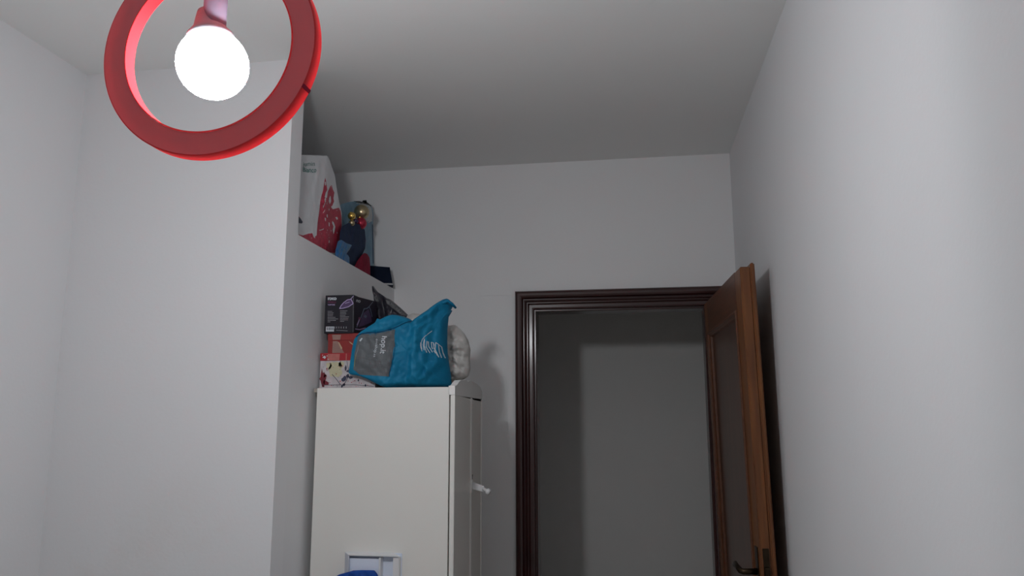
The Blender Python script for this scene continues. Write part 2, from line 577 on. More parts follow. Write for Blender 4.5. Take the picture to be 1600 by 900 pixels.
# ---- door frame: moulded casing mitred round the opening, jambs with a rebate
frame = bpy.data.objects.new('trim_1', None)
COL.objects.link(frame)
frame.location = (0, YB, 0)
struct(frame, 'dark brown varnished wooden door frame with moulded casing round the doorway')
CO = 0.091                                   # casing outer edge beyond the opening
prof = [(0, 0.0), (0, 0.016), (0.004, 0.023), (0.012, 0.028), (0.022, 0.029), (0.030, 0.026), (0.034, 0.018), (0.0365, 0.012),
        (0.039, 0.012), (0.042, 0.019), (0.046, 0.020), (0.048, 0.015), (0.051, 0.013), (0.053, 0.016), (0.056, 0.016),
        (0.058, 0.008), (0.062, 0.004), (0.074, 0.004), (0.080, 0.002), (0.082, -0.001), (0.083, -0.010), (0.088, -0.010),
        (0.091, -0.012), (0.091, -0.105), (0.070, -0.105), (0.062, -0.10)]


def casing(side):
    bm = bmesh.new()
    a, b = [], []
    for wv, d in prof:
        y = YB - d
        if side == 'l':
            a.append(bm.verts.new((JL - CO + wv, y, 0)))
            b.append(bm.verts.new((JL - CO + wv, y, JT + CO - wv)))
        elif side == 'r':
            a.append(bm.verts.new((JR + CO - wv, y, 0)))
            b.append(bm.verts.new((JR + CO - wv, y, JT + CO - wv)))
        else:
            a.append(bm.verts.new((JL - CO + wv, y, JT + CO - wv)))
            b.append(bm.verts.new((JR + CO - wv, y, JT + CO - wv)))
    n = len(a)
    for i in range(n):
        j = (i + 1) % n
        bm.faces.new((a[i], a[j], b[j], b[i]))
    bm.faces.new(a)
    bm.faces.new(b[::-1])
    return bm


obj('casing', casing('l'), M['dark_wood'], frame)
obj('casing', casing('r'), M['dark_wood'], frame)
obj('casing', casing('t'), M['dark_wood_top'], frame)

# ---- door leaf, swung open against the right wall
door = bpy.data.objects.new('door_1', None)
COL.objects.link(door)
hx, hy = 0.330, 3.375
LEN, ZT = 0.825, 1.995
ang = math.atan2(0.037, 0.82)
# local axes: +x towards the right wall (thickness), -y along the leaf towards the camera, z up
door.matrix_basis = Matrix.Translation((hx, hy, 0.0)) @ Matrix.Rotation(ang, 4, 'Z') @ Matrix.Translation((0, 0, ZT)) @ Matrix.Rotation(math.radians(-0.95), 4, 'Y') @ Matrix.Translation((0, 0, -ZT))
door['kind'] = 'structure'
door['label'] = 'brown varnished wooden door with a sunken panel, standing open beside the right wall'


def lbox(name, a, b, m, parent=door, bevel=0.0):
    bm = bmesh.new()
    add_box(bm, a, b)
    if bevel:
        bmesh.ops.bevel(bm, geom=bm.edges[:], offset=bevel, segments=2, affect='EDGES', clamp_overlap=True)
    bmesh.ops.recalc_face_normals(bm, faces=bm.faces[:])
    me = bpy.data.meshes.new(name)
    bm.to_mesh(me); bm.free()
    return new_ob(name, me, m, parent)


def lobj(name, bm, m, parent=door, smooth=False):
    bmesh.ops.recalc_face_normals(bm, faces=bm.faces[:])
    me = bpy.data.meshes.new(name)
    bm.to_mesh(me); bm.free()
    return new_ob(name, me, m, parent, smooth)


TH = 0.032
S1, S2 = 0.075, LEN - 0.100                  # panel between these distances from the hinge
Z0, RT, RB = 0.012, 1.868, 0.20
MR0, MR1 = 0.70, 0.83
lbox('stile', (0, -S1, Z0), (TH, 0, ZT), M['door_wood'], bevel=0.0015)
lbox('stile', (0, -LEN, Z0), (TH, -S2, ZT), M['door_wood'], bevel=0.003)
lbox('rail', (0, -S2, RT), (TH, -S1, ZT), M['door_rail'])
lbox('rail', (0, -S2, MR0), (TH, -S1, MR1 - 0.01), M['door_rail'])
lbox('rail', (0, -S2, Z0), (TH, -S1, RB), M['door_rail'])
# overlay lip on the wall side, a little higher and longer than the leaf
lbox('lip', (TH, -LEN - 0.006, Z0), (TH + 0.014, 0.0, ZT + 0.011), M['door_wood'], bevel=0.0035)
for z0, z1 in ((RB, MR0), (MR1 - 0.01, RT)):
    lbox('panel', (0.012, -S2, z0), (TH - 0.004, -S1, z1), M['door_panel'])
    # raised moulding round the panel
    bm = bmesh.new()
    sec = [(0.0, 0.014), (0.0, -0.002), (0.004, -0.006), (0.010, -0.006), (0.014, 0.000), (0.020, 0.004), (0.024, 0.011), (0.026, 0.014)]
    cs = [(-S1, z0, 1, 1), (-S1, z1, 1, -1), (-S2, z1, -1, -1), (-S2, z0, -1, 1)]
    rings = [[bm.verts.new((x, cy - sy * wv, cz + sz * wv)) for wv, x in sec] for cy, cz, sy, sz in cs]
    for i in range(4):
        a, b = rings[i], rings[(i + 1) % 4]
        for k in range(len(sec) - 1):
            bm.faces.new((a[k], a[k + 1], b[k + 1], b[k]))
        bm.faces.new((a[-1], a[0], b[0], b[-1]))
    lobj('moulding', bm, M['door_rail'])
# escutcheon, lever and key on the visible face; lock strip on the edge
zl = 1.045
esc = lbox('escutcheon', (-0.003, -LEN + 0.028, zl - 0.13), (0.0, -LEN + 0.066, zl + 0.075), M['bronze'], bevel=0.001)
bm = bmesh.new()
yk = -LEN + 0.047
tube(bm, [(-0.003, yk, zl), (-0.045, yk, zl), (-0.052, yk + 0.008, zl + 0.001), (-0.054, yk + 0.05, zl + 0.006), (-0.053, yk + 0.09, zl + 0.010), (-0.050, yk + 0.115, zl + 0.002)],
     [0.010, 0.009, 0.009, 0.008, 0.007, 0.009], 12)
lobj('handle', bm, M['bronze'], smooth=True)
bm = bmesh.new()
tube(bm, [(-0.002, yk, zl - 0.075), (-0.022, yk, zl - 0.075)], 0.003, 8)
add_box(bm, (-0.044, yk - 0.002, zl - 0.088), (-0.022, yk + 0.002, zl - 0.062))
lobj('key', bm, M['bronze'])
lp = lbox('lock_plate', (0.008, -LEN - 0.0015, zl - 0.14), (0.027, -LEN + 0.001, zl + 0.075), M['bronze'])
lb = lbox('latch', (0.010, -LEN - 0.011, zl - 0.01), (0.025, -LEN - 0.001, zl + 0.02), M['bronze'], parent=lp, bevel=0.002)
for z in (0.3, 1.0, 1.74):
    bm = bmesh.new()
    tube(bm, [(0.036, 0.006, z - 0.045), (0.036, 0.006, z + 0.045)], 0.007, 12)
    lobj('hinge', bm, M['bronze'], smooth=True)

# ================================================================== pendant lamp
LX, LY, LZ = -0.677, 1.135, 2.093
RC = Vector((-0.651, 1.088, 2.093))
lamp = thing('pendant_lamp', 'red hoop pendant lamp with a lit globe bulb, hanging near the camera', 'pendant lamp', (RC.x, RC.y, ZC))
RO, RI, RD = 0.1815, 0.142, 0.024


def band(name, sec, m):
    bm = bmesh.new()
    NS = 160
    rings = []
    for i in range(NS):
        a = 2 * math.pi * i / NS
        rings.append([bm.verts.new((RC.x + r * math.cos(a), RC.y + d, RC.z + r * math.sin(a))) for r, d in sec])
    for i in range(NS):
        a, b = rings[i], rings[(i + 1) % NS]
        for k in range(len(sec)):
            l = (k + 1) % len(sec)
            bm.faces.new((a[k], a[l], b[l], b[k]))
    o = obj(name, bm, m, lamp, smooth=True)
    for p in o.data.polygons:
        p.use_smooth = False
    return o


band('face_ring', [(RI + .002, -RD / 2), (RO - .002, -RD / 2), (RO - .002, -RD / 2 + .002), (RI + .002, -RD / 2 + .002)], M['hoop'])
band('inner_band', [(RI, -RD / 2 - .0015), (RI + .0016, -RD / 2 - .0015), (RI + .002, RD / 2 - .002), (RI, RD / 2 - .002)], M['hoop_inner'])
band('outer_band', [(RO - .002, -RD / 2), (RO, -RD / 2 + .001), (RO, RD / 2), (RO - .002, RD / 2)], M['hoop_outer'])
# small clip on the outer rim
a = math.radians(-25)
cpos = Vector((RC.x + RO * math.cos(a), RC.y, RC.z + RO * math.sin(a)))
bm = bmesh.new()
add_box(bm, (-0.0015, -0.012, -0.003), (0.0015, 0.012, 0.003))
bmesh.ops.transform(bm, matrix=Matrix.Translation(cpos) @ Matrix.Rotation(-a, 4, 'Y'), verts=bm.verts[:])
obj('joint', bm, M['crimson'], lamp)
bm = bmesh.new()
zt = RC.z + RI
lathe(bm, [(0, LZ + 0.055), (0.017, LZ + 0.055), (0.019, LZ + 0.062), (0.019, zt - 0.006), (0.016, zt + 0.002), (0, zt + 0.004)], 32, Matrix.Translation((LX, LY, 0)))
add_box(bm, (LX - 0.006, RC.y - 0.008, zt + 0.002), (LX + 0.022, LY + 0.006, zt + 0.005))
obj('socket', bm, M['socket'], lamp, smooth=True)
bm = bmesh.new()
tube(bm, [(RC.x, RC.y, RC.z + RO - 0.001), (RC.x, RC.y, ZC - 0.025)], 0.003, 10)
obj('cord', bm, M['cord'], lamp, smooth=True)
bm = bmesh.new()
lathe(bm, [(0, -0.028), (0.012, -0.026), (0.045, -0.012), (0.05, 0.0), (0, 0.0)], 32, Matrix.Translation((RC.x, RC.y, ZC)))
obj('canopy', bm, M['hoop'], lamp, smooth=True)
# globe bulb: the lit dome and its opaque neck
BR = 0.058
bc = Vector((LX + 0.002, LY, LZ))
tilt = Matrix.Translation(bc) @ Matrix.Rotation(-BULB_TILT, 4, 'X') @ Matrix.Rotation(math.radians(-10), 4, 'Y')
pr = []
for i in range(25):
    t = BULB_CUT * i / 24
    pr.append((BR * math.sin(t), -BR * math.cos(t)))
bm = bmesh.new()
lathe(bm, pr, 48, tilt)
bulb = obj('bulb', bm, M['bulb_lit'], lamp, smooth=True)
r0, z0 = pr[-1]
bm = bmesh.new()
lathe(bm, [(r0 - 0.0005, z0 - 0.001), (r0, z0), (r0 * 0.90, z0 + 0.014), (r0 * 0.62, z0 + 0.030), (0.022, z0 + 0.048), (0.018, z0 + 0.062), (0, z0 + 0.062)], 48, tilt)
obj('bulb_neck', bm, M['bulb_body'], lamp, smooth=True)

# ================================================================== wardrobe
YC = 2.48
WX0, WX1, WZ = -1.023, -0.574, 1.614
DX0, DX1 = -0.570, -0.555
WYB = 2.955
wd = thing('wardrobe', 'narrow warm white wardrobe with bags and boxes on its top, against the low wall', 'wardrobe', ((WX0 + WX1) / 2, (YC + WYB) / 2, 0))
box('side_panel', (WX0, YC, 0), (WX1, YC + 0.018, WZ), M['white_lam'], wd, bevel=0.001)
box('side_panel', (WX0, WYB - 0.018, 0), (WX1, WYB, WZ - 0.012), M['white_lam'], wd)
box('back_panel', (WX0 - 0.004, YC + 0.018, 0.02), (WX0 + 0.002, WYB - 0.018, WZ - 0.015), M['white_lam'], wd)
box('top_board', (WX0 - 0.018, YC + 0.018, WZ - 0.013), (WX1, WYB + 0.004, WZ), M['raw_edge'], wd)
box('bottom_board', (WX0, YC + 0.018, 0.08), (WX1, WYB - 0.018, 0.098), M['white_lam'], wd)
box('plinth', (WX1 - 0.04, YC + 0.018, 0), (WX1 - 0.02, WYB - 0.018, 0.08), M['white_lam'], wd)
for k in (0.55, 1.05):
    box('shelf', (WX0 + 0.01, YC + 0.018, k), (WX1 - 0.01, WYB - 0.018, k + 0.016), M['white_lam'], wd)
YS = px(735.5, 700, X=DX1).y
YE = px(752, 700, X=DX1).y
ZD = px(712, 617, X=DX1).z
for y0, y1, s in ((YC + 0.001, YS - 0.002, 1), (YS + 0.001, YE, -1)):
    d = box('door', (DX0, y0, 0.085), (DX1, y1, ZD), M['white_lam'], wd, bevel=0.0015)
    for yy in ((y0 + 0.0, y1 - 0.010) if s < 0 else (y1 - 0.008,)):
        box('bead', (DX1, yy, 0.09), (DX1 + 0.003, yy + 0.008, ZD - 0.002), M['white_edge'], d, bevel=0.001)
# shaped crown board above the doors
cr = [(704, 617), (713, 617), (753, 628), (753.5, 612), (750, 604), (745, 600), (740, 597), (735, 594.5), (731, 596.5), (728, 593.5), (720, 594.2), (717, 597), (714.5, 601), (713, 603), (704, 603)]
pts = []
for u, v in cr[1:-1]:
    pts.append(px(u, v, X=DX1))
pts[-1].y = YC; pts[-1].z = px(713, 603, X=DX1).z
pts[0].y = YC
y_first = Vector((DX1, YC + 0.012, pts[-1].z))
pts.insert(len(pts) - 1, y_first)
bm = bmesh.new()
prism(bm, pts, (-0.021, 0, 0))
obj('crown_board', bm, M['white_edge'], wd)
# lever handle with its plate and knob, keyhole above
hy0 = px(735, 760, X=DX1).y
hz = px(735, 760, X=DX1).z
hb = box('handle_plate', (DX1, hy0 - 0.016, hz - 0.022), (DX1 + 0.007, hy0 + 0.014, hz + 0.022), M['white_edge'], wd, bevel=0.002)
bm = bmesh.new()
p0 = Vector((DX1 + 0.006, hy0, hz + 0.002))
p1 = px(757, 764.5, Y=hy0 - 0.012)
p2 = px(765, 770, Y=hy0 - 0.016)
ax = (p1 - p0)
prism(bm, [p0 + Vector((0, 0, .013)), p1 + Vector((0, 0, .009)), p1 - Vector((0, 0, .010)), p0 - Vector((0, 0, .011))], (0, 0.014, 0))
obj('handle', bm, M['white_plastic'], wd, bevel=0.002)
bm = bmesh.new()
tube(bm, [p1 + (p0 - p1) * 0.12, p1 + (p2 - p1) * 0.3, p1 + (p2 - p1) * 0.55, p2], [0.006, 0.006, 0.011, 0.009], 12)
obj('handle_knob', bm, M['white_plastic'], wd, smooth=True)
kz = px(738, 743, X=DX1)
bm = bmesh.new()
lathe(bm, [(0, 0.001), (0.004, 0.001), (0.004, 0)], 12, Matrix.Translation((DX1, kz.y, kz.z)) @ Matrix.Rotation(math.pi / 2, 4, 'Y'))
add_box(bm, (DX1, kz.y - .0015, kz.z - .012), (DX1 + 0.001, kz.y + .0015, kz.z))
obj('keyhole', bm, M['black_ribbon'], wd)

# ---- white organiser fixed to the side of the wardrobe, blue cloth in it
oa, ob_ = px(540, 862.5, Y=YC), px(628.5, 862.5, Y=YC)
x0, x1, zt = oa.x, ob_.x, oa.z
org = thing('wall_organiser', 'white plastic organiser with two compartments, fixed to the side of the wardrobe', 'organiser', ((x0 + x1) / 2, YC, zt - 0.30))
zb = zt - 0.30
yF = YC - 0.030
xd = px(592, 880, Y=yF).x
box('back_plate', (x0, YC - 0.004, zb), (x1, YC, zt), M['cool_plastic'], org, bevel=0.001)
bm = bmesh.new()
# sloping left cheek, top lip, divider and right rim
prism(bm, [(x0, YC - 0.004, zt), (x0 + 0.004, YC - 0.004, zt), (x0 + 0.024, yF, zt - 0.004), (x0 + 0.020, yF, zt - 0.004)], (0, 0, -0.285))
obj('side_cheek', bm, M['grey_plastic'], org)
bm = bmesh.new()
prism(bm, [(x0, YC - 0.004, zt), (x0 + 0.022, yF, zt - 0.003), (x0 + 0.022, yF, zt - 0.006), (x0, YC - 0.004, zt - 0.003)], (x1 - x0 - 0.024, 0, 0))
obj('top_lip', bm, M['white_plastic'], org)
box('inner_panel', (x0 + 0.022, yF + 0.008, zb), (xd, yF + 0.011, zt - 0.015), M['cool_plastic'], org)
box('divider', (xd, yF - 0.002, zb), (xd + 0.006, YC - 0.004, zt - 0.010), M['white_plastic'], org, bevel=0.001)
box('rim', (x1 - 0.022, yF + 0.004, zb), (x1 - 0.002, YC - 0.004, zt - 0.008), M['white_plastic'], org, bevel=0.002)
box('tray', (x0, yF - 0.045, zb), (x1, YC - 0.004, zb + 0.012), M['white_plastic'], org, bevel=0.002)
cl = Puff([(524, 901), (530, 897.5), (541, 894.5), (552, 891.3), (566, 890.8), (585, 891.2), (589, 896), (594, 908), (592, 990), (560, 996), (530, 990), (522, 908)], (560, 935),
          lambda u, v: px(u, v, Y=yF - 0.014), (0, -1, 0), 0.012, 0.012, crumple=0.003, cfreq=70, seed=4, power=8, zmin=zb + 0.013)
o = cl.build('folded_cloth', M['blue_cloth'], None)
tag(o, 'royal blue folded cloth in the white organiser on the wardrobe side', 'cloth')

# ================================================================== boxes on the wardrobe
YX = 2.54


def planeY(y):
    return lambda u, v, lift=0.0: px(u, v, Y=y - lift)


def planeX(x):
    return lambda u, v, lift=0.0: px(u, v, X=x + lift)


a0, a1 = px(501, 552, Y=YX), px(586, 606, Y=YX)
fb = thing('floral_box', 'white gift box with red, yellow and slate flower print, at the bottom of the pile', 'box', ((a0.x + a1.x) / 2, YX, WZ))
box('body', (a0.x, YX, WZ), (a1.x, YX + 0.25, a0.z - 0.026), M['floral_card'], fb, bevel=0.001)
box('lid', (a0.x - 0.001, YX - 0.001, a0.z - 0.026), (a1.x + 0.001, YX + 0.251, a0.z), M['floral_red'], fb, bevel=0.001)
pf = planeY(YX - 0.001)
decal('lid_band', [[(512, 553), (531, 553), (530, 563.5), (511, 563.5)], [(540.5, 552.5), (542, 552.5), (541.7, 563), (540, 563)]], pf, M['floral_pink'], fb)
decal('lid_flower', [blob(507, 558, 3.2, 2.6, 9, .5), blob(513, 561.5, 1.4, 1.1, 7, .4), blob(511, 556, 0.8, 0.8, 6), blob(504, 555, 0.8, 0.8, 6)], pf, M['white_print'], fb)
rr = random.Random(5)
decal('yellow_flower', [blob(524, 578, 11, 13, 22, .22), blob(514, 572, 5, 5, 12, .4), blob(533, 570, 4, 5, 12, .4)], planeY(YX), M['floral_yellow'], fb)
shapes = [blob(504, 592, 4.5, 13, 18, .38), blob(509, 598, 4, 4, 9, .4), blob(508, 588, 3, 3, 9, .4)]
decal('maroon_leaf', shapes, planeY(YX), M['floral_maroon'], fb)
sh = [blob(537, 592, 3, 4.5, 9, .3, .6), blob(543, 587, 2.2, 4, 9, .3, .4), blob(540, 576, 1.8, 5, 9, .3, 0), blob(548, 590, 4, 2, 9, .3), blob(537.5, 601, 2.4, 2.2, 9, .2), blob(545, 580, 3, 2, 9, .4),
      blob(560, 594, 1.2, 2.0, 7, .2), blob(571, 602, 1.2, 2, 7, .2), blob(534, 604, 1.2, 2.5, 7, .2)]
sh += stroke([(519, 585), (526, 593), (532, 601)], 0.9) + stroke([(535, 604), (541, 595), (545, 586)], 0.9) + stroke([(542, 564), (543, 571), (545, 578)], 0.7)
sh += stroke([(503, 601.5), (552, 601), (584, 603.5)], 0.5)
for k in range(26):
    sh.append(blob(rr.uniform(504, 584), rr.uniform(565, 605), .55, .5, 5))
decal('slate_leaf', sh, planeY(YX), M['floral_slate'], fb, lift=0.0012)
decal('crimson_petal', [blob(rr.uniform(504, 580), rr.uniform(566, 604), rr.uniform(.5, 1.1), rr.uniform(.5, 1.2), 6, .4) for _ in range(26)], planeY(YX), M['floral_red'], fb, lift=0.0010)

YR = YX + 0.012
b0, b1 = px(513, 523, Y=YR), px(572, 552, Y=YR)
rtop = px(513, 521.5, Y=YR).z
rb = thing('red_box', 'dark red gift box printed with pink ribbon, between the black and floral boxes', 'box', ((b0.x + b1.x) / 2, YR, a0.z))
box('body', (b0.x, YR, a0.z), (b1.x, YR + 0.22, rtop - 0.024), M['red_card'], rb, bevel=0.001)
box('lid', (b0.x - 0.0012, YR - 0.0012, rtop - 0.024), (b1.x + 0.001, YR + 0.221, rtop), M['red_card'], rb, bevel=0.001)
pr_ = planeY(YR - 0.0014)
decal('ribbon_print', [[(520, 533), (527, 533), (532, 540), (537, 550), (538, 552), (519, 552)], [(519, 523), (533, 523), (531.5, 531), (520, 531)]], pr_, M['ribbon_print'], rb)
decal('cream_streak', [[(528, 534), (530, 535), (535, 544), (533, 546)], [(545, 533), (551, 537), (552, 539.5), (547, 536)]], pr_, M['cream_print'], rb, lift=0.0014)

# ---- black iron box
YI = YX + 0.004
c0, c1 = px(508.5, 461, Y=YI), px(553, 461, Y=YI)
IX0, IX1 = c0.x, c1.x
IZ1 = (c0.z + c1.z) / 2
ib = thing('iron_box', 'black carton with a steam iron printed on it, topmost of the pile', 'box', ((IX0 + IX1) / 2, YI, rtop))
box('carton', (IX0, YI, rtop), (IX1, YI + 0.255, IZ1), M['iron_card'], ib, bevel=0.0012)
pi_ = planeY(YI)
ps_ = planeX(IX1)
decal('side_print', [[(554, 462.5), (589, 471.5), (589, 522), (554, 521)]], ps_, M['iron_side'], ib, lift=0.0006)
lettering('logo', 'nxo', (512, 468.6), 8.0, (1, 0), pi_, M['white_print'], ib, squeeze=1.12, bold=0.03)
lettering('product_name', 'FERRO', (512.3, 473.6), 4.3, (1, 0), pi_, M['print_magenta'], ib, squeeze=1.0)
lettering('model_name', 'VAPORE', (512.2, 477.2), 2.9, (1, 0), pi_, M['print_lilac'], ib, squeeze=1.05, bold=0.02)
sh = []
for k in range(8):
    y = 486.5 + k * 2.35
    L = [7, 9, 8.5, 8, 12, 16, 13, 4][k]
    x = 512
    while x < 512 + L:
        q = rr.uniform(1.2, 3.0)
        sh += stroke([(x, y), (min(x + q, 512 + L), y)], 0.75)
        x += q + 0.5
    L = [11, 9, 9.5, 8, 14, 13, 12, 6][k]
    x = 531.5
    while x < 531.5 + L:
        q = rr.uniform(1.2, 3.0)
        sh += stroke([(x, y - .8), (min(x + q, 531.5 + L), y - .8)], 0.75)
        x += q + 0.5
for k, x in enumerate((523, 526, 529.5, 533, 537, 541)):
    sh += stroke([(x, 510.5), (x, 513)], 1.0)
sh += stroke([(525, 516), (543, 517)], 0.6)
decal('small_print', sh, pi_, M['print_grey'], ib)
bar = decal('barcode', [[(509.3, 510.3), (522, 510.3), (521.8, 518), (509, 518)]], pi_, M['white_print'], ib)
sh = []
x = 510.6
while x < 521:
    q = rr.choice((.35, .5, .8))
    sh.append([(x, 511.5), (x + q, 511.5), (x + q, 516), (x, 516)])
    x += q + rr.choice((.4, .6))
decal('bars', sh, lambda u, v, l=0: px(u, v, Y=YI - l), M['dark_print'], bar, lift=0.0014)
sole = [(530.6, 482.2), (533, 477.5), (537.4, 472.5), (543, 468.5), (548.5, 467.4), (551.8, 474.4), (544.4, 479.3), (536, 481.6)]
decal('iron_body', [sole], pi_, M['print_violet'], ib, lift=0.0010)
decal('iron_outline', stroke(sole + [sole[0]], 1.15) + stroke([(547.5, 468), (552.4, 462.3)], 0.9) + stroke([(539, 474), (546, 472)], 0.8), pi_, M['print_lilac'], ib, lift=0.0014)
decal('face_edge', stroke([(552.2, 464), (551.8, 519)], 0.35), pi_, M['print_grey'], ib)
# long side of the box (faces the doorway)
lettering('side_logo', 'no', (556, 471.5), 8.0, (0.97, 0.22), ps_, M['white_print'], ib, squeeze=0.85, bold=0.01)
decal('side_iron_outline', stroke([(577, 479), (573.5, 482), (569, 482.5), (567, 488), (564, 496), (560, 505), (557.5, 511)], 1.5) + stroke([(576.5, 479), (579, 484), (581.5, 495)], 1.1)
      + stroke([(576, 480), (582.5, 471.8)], 0.9) + [blob(571, 494.5, 2.3, 2.3, 10, .1)], ps_, M['print_blue'], ib, lift=0.0014)
decal('side_iron_body', [[(576, 483), (580, 495), (581, 503), (568, 509), (560, 511), (563, 503), (568, 489)]], ps_, M['print_violet'], ib, lift=0.0010)
decal('side_accent', [[(561, 495), (564, 498), (562, 501), (560, 498)], ], ps_, M['print_magenta'], ib, lift=0.0018)
decal('side_tip', stroke([(555.5, 514), (562, 515), (571, 512.5)], 1.6) + stroke([(558, 508), (561.5, 499)], 1.6), ps_, M['print_lilac'], ib, lift=0.0018)


# ================================================================== teal bag
def bag_base(u, v):
    k = max(0.0, min(1.0, (u - 590) / 60))
    k = k * k * (3 - 2 * k)
    q = max(0.0, u - 657) / 45
    return px(u, v, Y=2.513 + 0.072 * k + 0.085 * q)


def bag_back(u, v):
    k = max(0.0, min(1.0, (u - 588) / 50))
    return 0.012 + 0.10 * k - 0.075 * max(0.0, min(1.0, (u - 657) / 45))


def bag_front(u, v):
    k = max(0.0, min(1.0, (u - 590) / 60))
    return 0.018 + 0.045 * k


bo = [(544.5, 584), (547, 566), (549.5, 548), (553, 531), (557.5, 524), (564, 518), (573, 512), (582, 506.5), (586, 504), (589.5, 497.3), (593.5, 499.3), (604, 494), (612, 491.8), (620, 492.2),
      (630, 494.5), (639, 497.5), (645.5, 502), (656, 494.5), (669, 485.5), (680, 477), (689, 471), (696, 467.4), (700, 466.7), (706, 472), (713.5, 479.5), (711.5, 483), (706, 484.5), (701.5, 487.5),
      (700.5, 500), (699, 514), (698.7, 535), (699.5, 552), (702, 570), (704.5, 585), (706, 606), (690, 607), (640, 607), (604, 606), (594, 602.5), (585, 598), (573, 592), (562, 587.5), (552, 586)]
folds = [(668, 498, 676, 545, 0.007, 3), (698, 495, 672, 512, -0.008, 3), (650, 545, 640, 598, -0.006, 5), (660, 545, 672, 575, 0.008, 4),
         (564, 521, 587, 520, -0.006, 2.0), (587, 520, 613, 516, -0.008, 2.2), (613, 516, 645, 503, -0.008, 2.4),
         (596, 503, 634, 500, 0.006, 6),
         (623, 541, 611, 590, -0.005, 2.0), (640, 510, 700, 470, 0.010, 7), (652, 515, 702, 484, -0.008, 4), (655, 520, 649, 590, 0.010, 9),
         (672, 500, 660, 560, -0.012, 5), (684, 520, 668, 586, -0.009, 4), (695, 500, 690, 560, 0.010, 5), (662, 592, 700, 560, 0.010, 6), (676, 566, 662, 590, -0.008, 3), (690, 482, 676, 530, -0.010, 4), (645, 505, 652, 540, -0.006, 4),
         (565, 590, 640, 597, 0.006, 5), (603, 600, 700, 602, 0.008, 4), (680, 490, 664, 515, 0.006, 4)]
bag = thing('carrier_bag', 'bulging teal blue carrier bag with a grey printed label, on the wardrobe', 'bag', (-0.75, 2.56, WZ))
B = Puff(bo, (645, 550), bag_base, (0, -1, 0), bag_front, bag_back, folds, zmin=WZ + 0.001, power=3.0, seed=1, crumple=0.0045, cfreq=26, rings=40, n=240)
B.build('sack', M['blue_bag'], bag)
lab = [(560.5, 527), (566, 522.5), (575, 521.8), (588, 521.8), (602, 519.8), (614, 517.5), (622.5, 516.5), (622.5, 528), (622, 541), (618.5, 560), (613, 577), (610.5, 589), (600, 588), (585, 587.2), (563, 585.5), (554, 577.5), (556, 551)]
decal('label', [lab], B.surf, M['bag_label'], bag, lift=0.0012, cell=3)
decal('seam', stroke([(557, 526.5), (560, 524), (566, 521.5), (575, 520.2), (588, 520.2), (602, 518.2), (616, 515), (628, 511.3), (638, 506.5), (645, 503)], 1.5)
      + stroke([(622.7, 543), (621.5, 555), (618, 566), (614.5, 575), (612.5, 583), (611.5, 589)], 1.1), B.surf, M['blue_dark'], bag, lift=0.0022, cell=3)


def dirn(a):
    a = math.radians(a)
    return (math.cos(a), math.sin(a))


lettering('shop_lettering', 'hop.it', (600.8, 525.8), 13.2, dirn(97.5), B.surf, M['white_print'], bag, lift=0.0024, squeeze=0.90, bold=0.01)
lettering('web_lettering', 'emishop.es', (590.2, 530.0), 6.8, dirn(98), B.surf, M['white_print'], bag, lift=0.0024, squeeze=0.95)
decal('label_mark', [[(563, 533), (566.3, 528.5), (568.6, 529.2), (565.5, 534.2)]], B.surf, M['white_print'], bag, lift=0.0024)
decal('label_line', stroke([(562.3, 540), (561, 548), (558.5, 555)], .7), B.surf, M['print_grey'], bag, lift=0.0024)
decal('label_yellow_line', stroke([(558.5, 555), (556.5, 563), (555.5, 573)], 1.0), B.surf, M['yellow_print'], bag, lift=0.0024)
# white swash emblem
em = []
em += stroke([(680, 519.5), (672, 528), (666.5, 533), (664, 539), (664, 545), (666.5, 551)], .8)
em += stroke([(664.2, 538), (664.3, 543), (665.5, 548)], 1.6)
for (xa, ya, xb, yb, xc, yc) in ((670, 532, 667.5, 541, 670, 549.5), (670.5, 534, 669.5, 543, 673.5, 553), (674.5, 536, 673, 545, 678, 553.5), (676, 536.5, 676.5, 544, 682, 552.5),
                                 (679.5, 537, 680.5, 545, 686.5, 554), (683, 538, 684, 546, 689.5, 557.5), (686.5, 538, 686, 548, 691.5, 560), (691, 542, 692, 552, 695, 560.5), (694.5, 544, 696, 553, 699, 560.5)):
    em += stroke([(xa, ya), (xb, yb), (xc, yc)], 1.05)
em += stroke([(680, 537), (683, 538.5), (684.5, 542)], .8) + stroke([(686.5, 537.5), (691, 540.5), (694.5, 544)], .9)
decal('swash_emblem', em, B.surf, M['white_print'], bag, lift=0.0026)
# knotted handle strap lying over the raised corner
bm = bmesh.new()
tube(bm, [px(690, 474, Y=2.615), px(699, 470, Y=2.625), px(706, 475, Y=2.64), px(712, 481, Y=2.66)], [0.004, 0.006, 0.006, 0.004], 10)
obj('handle', bm, M['blue_bag'], bag, smooth=True)

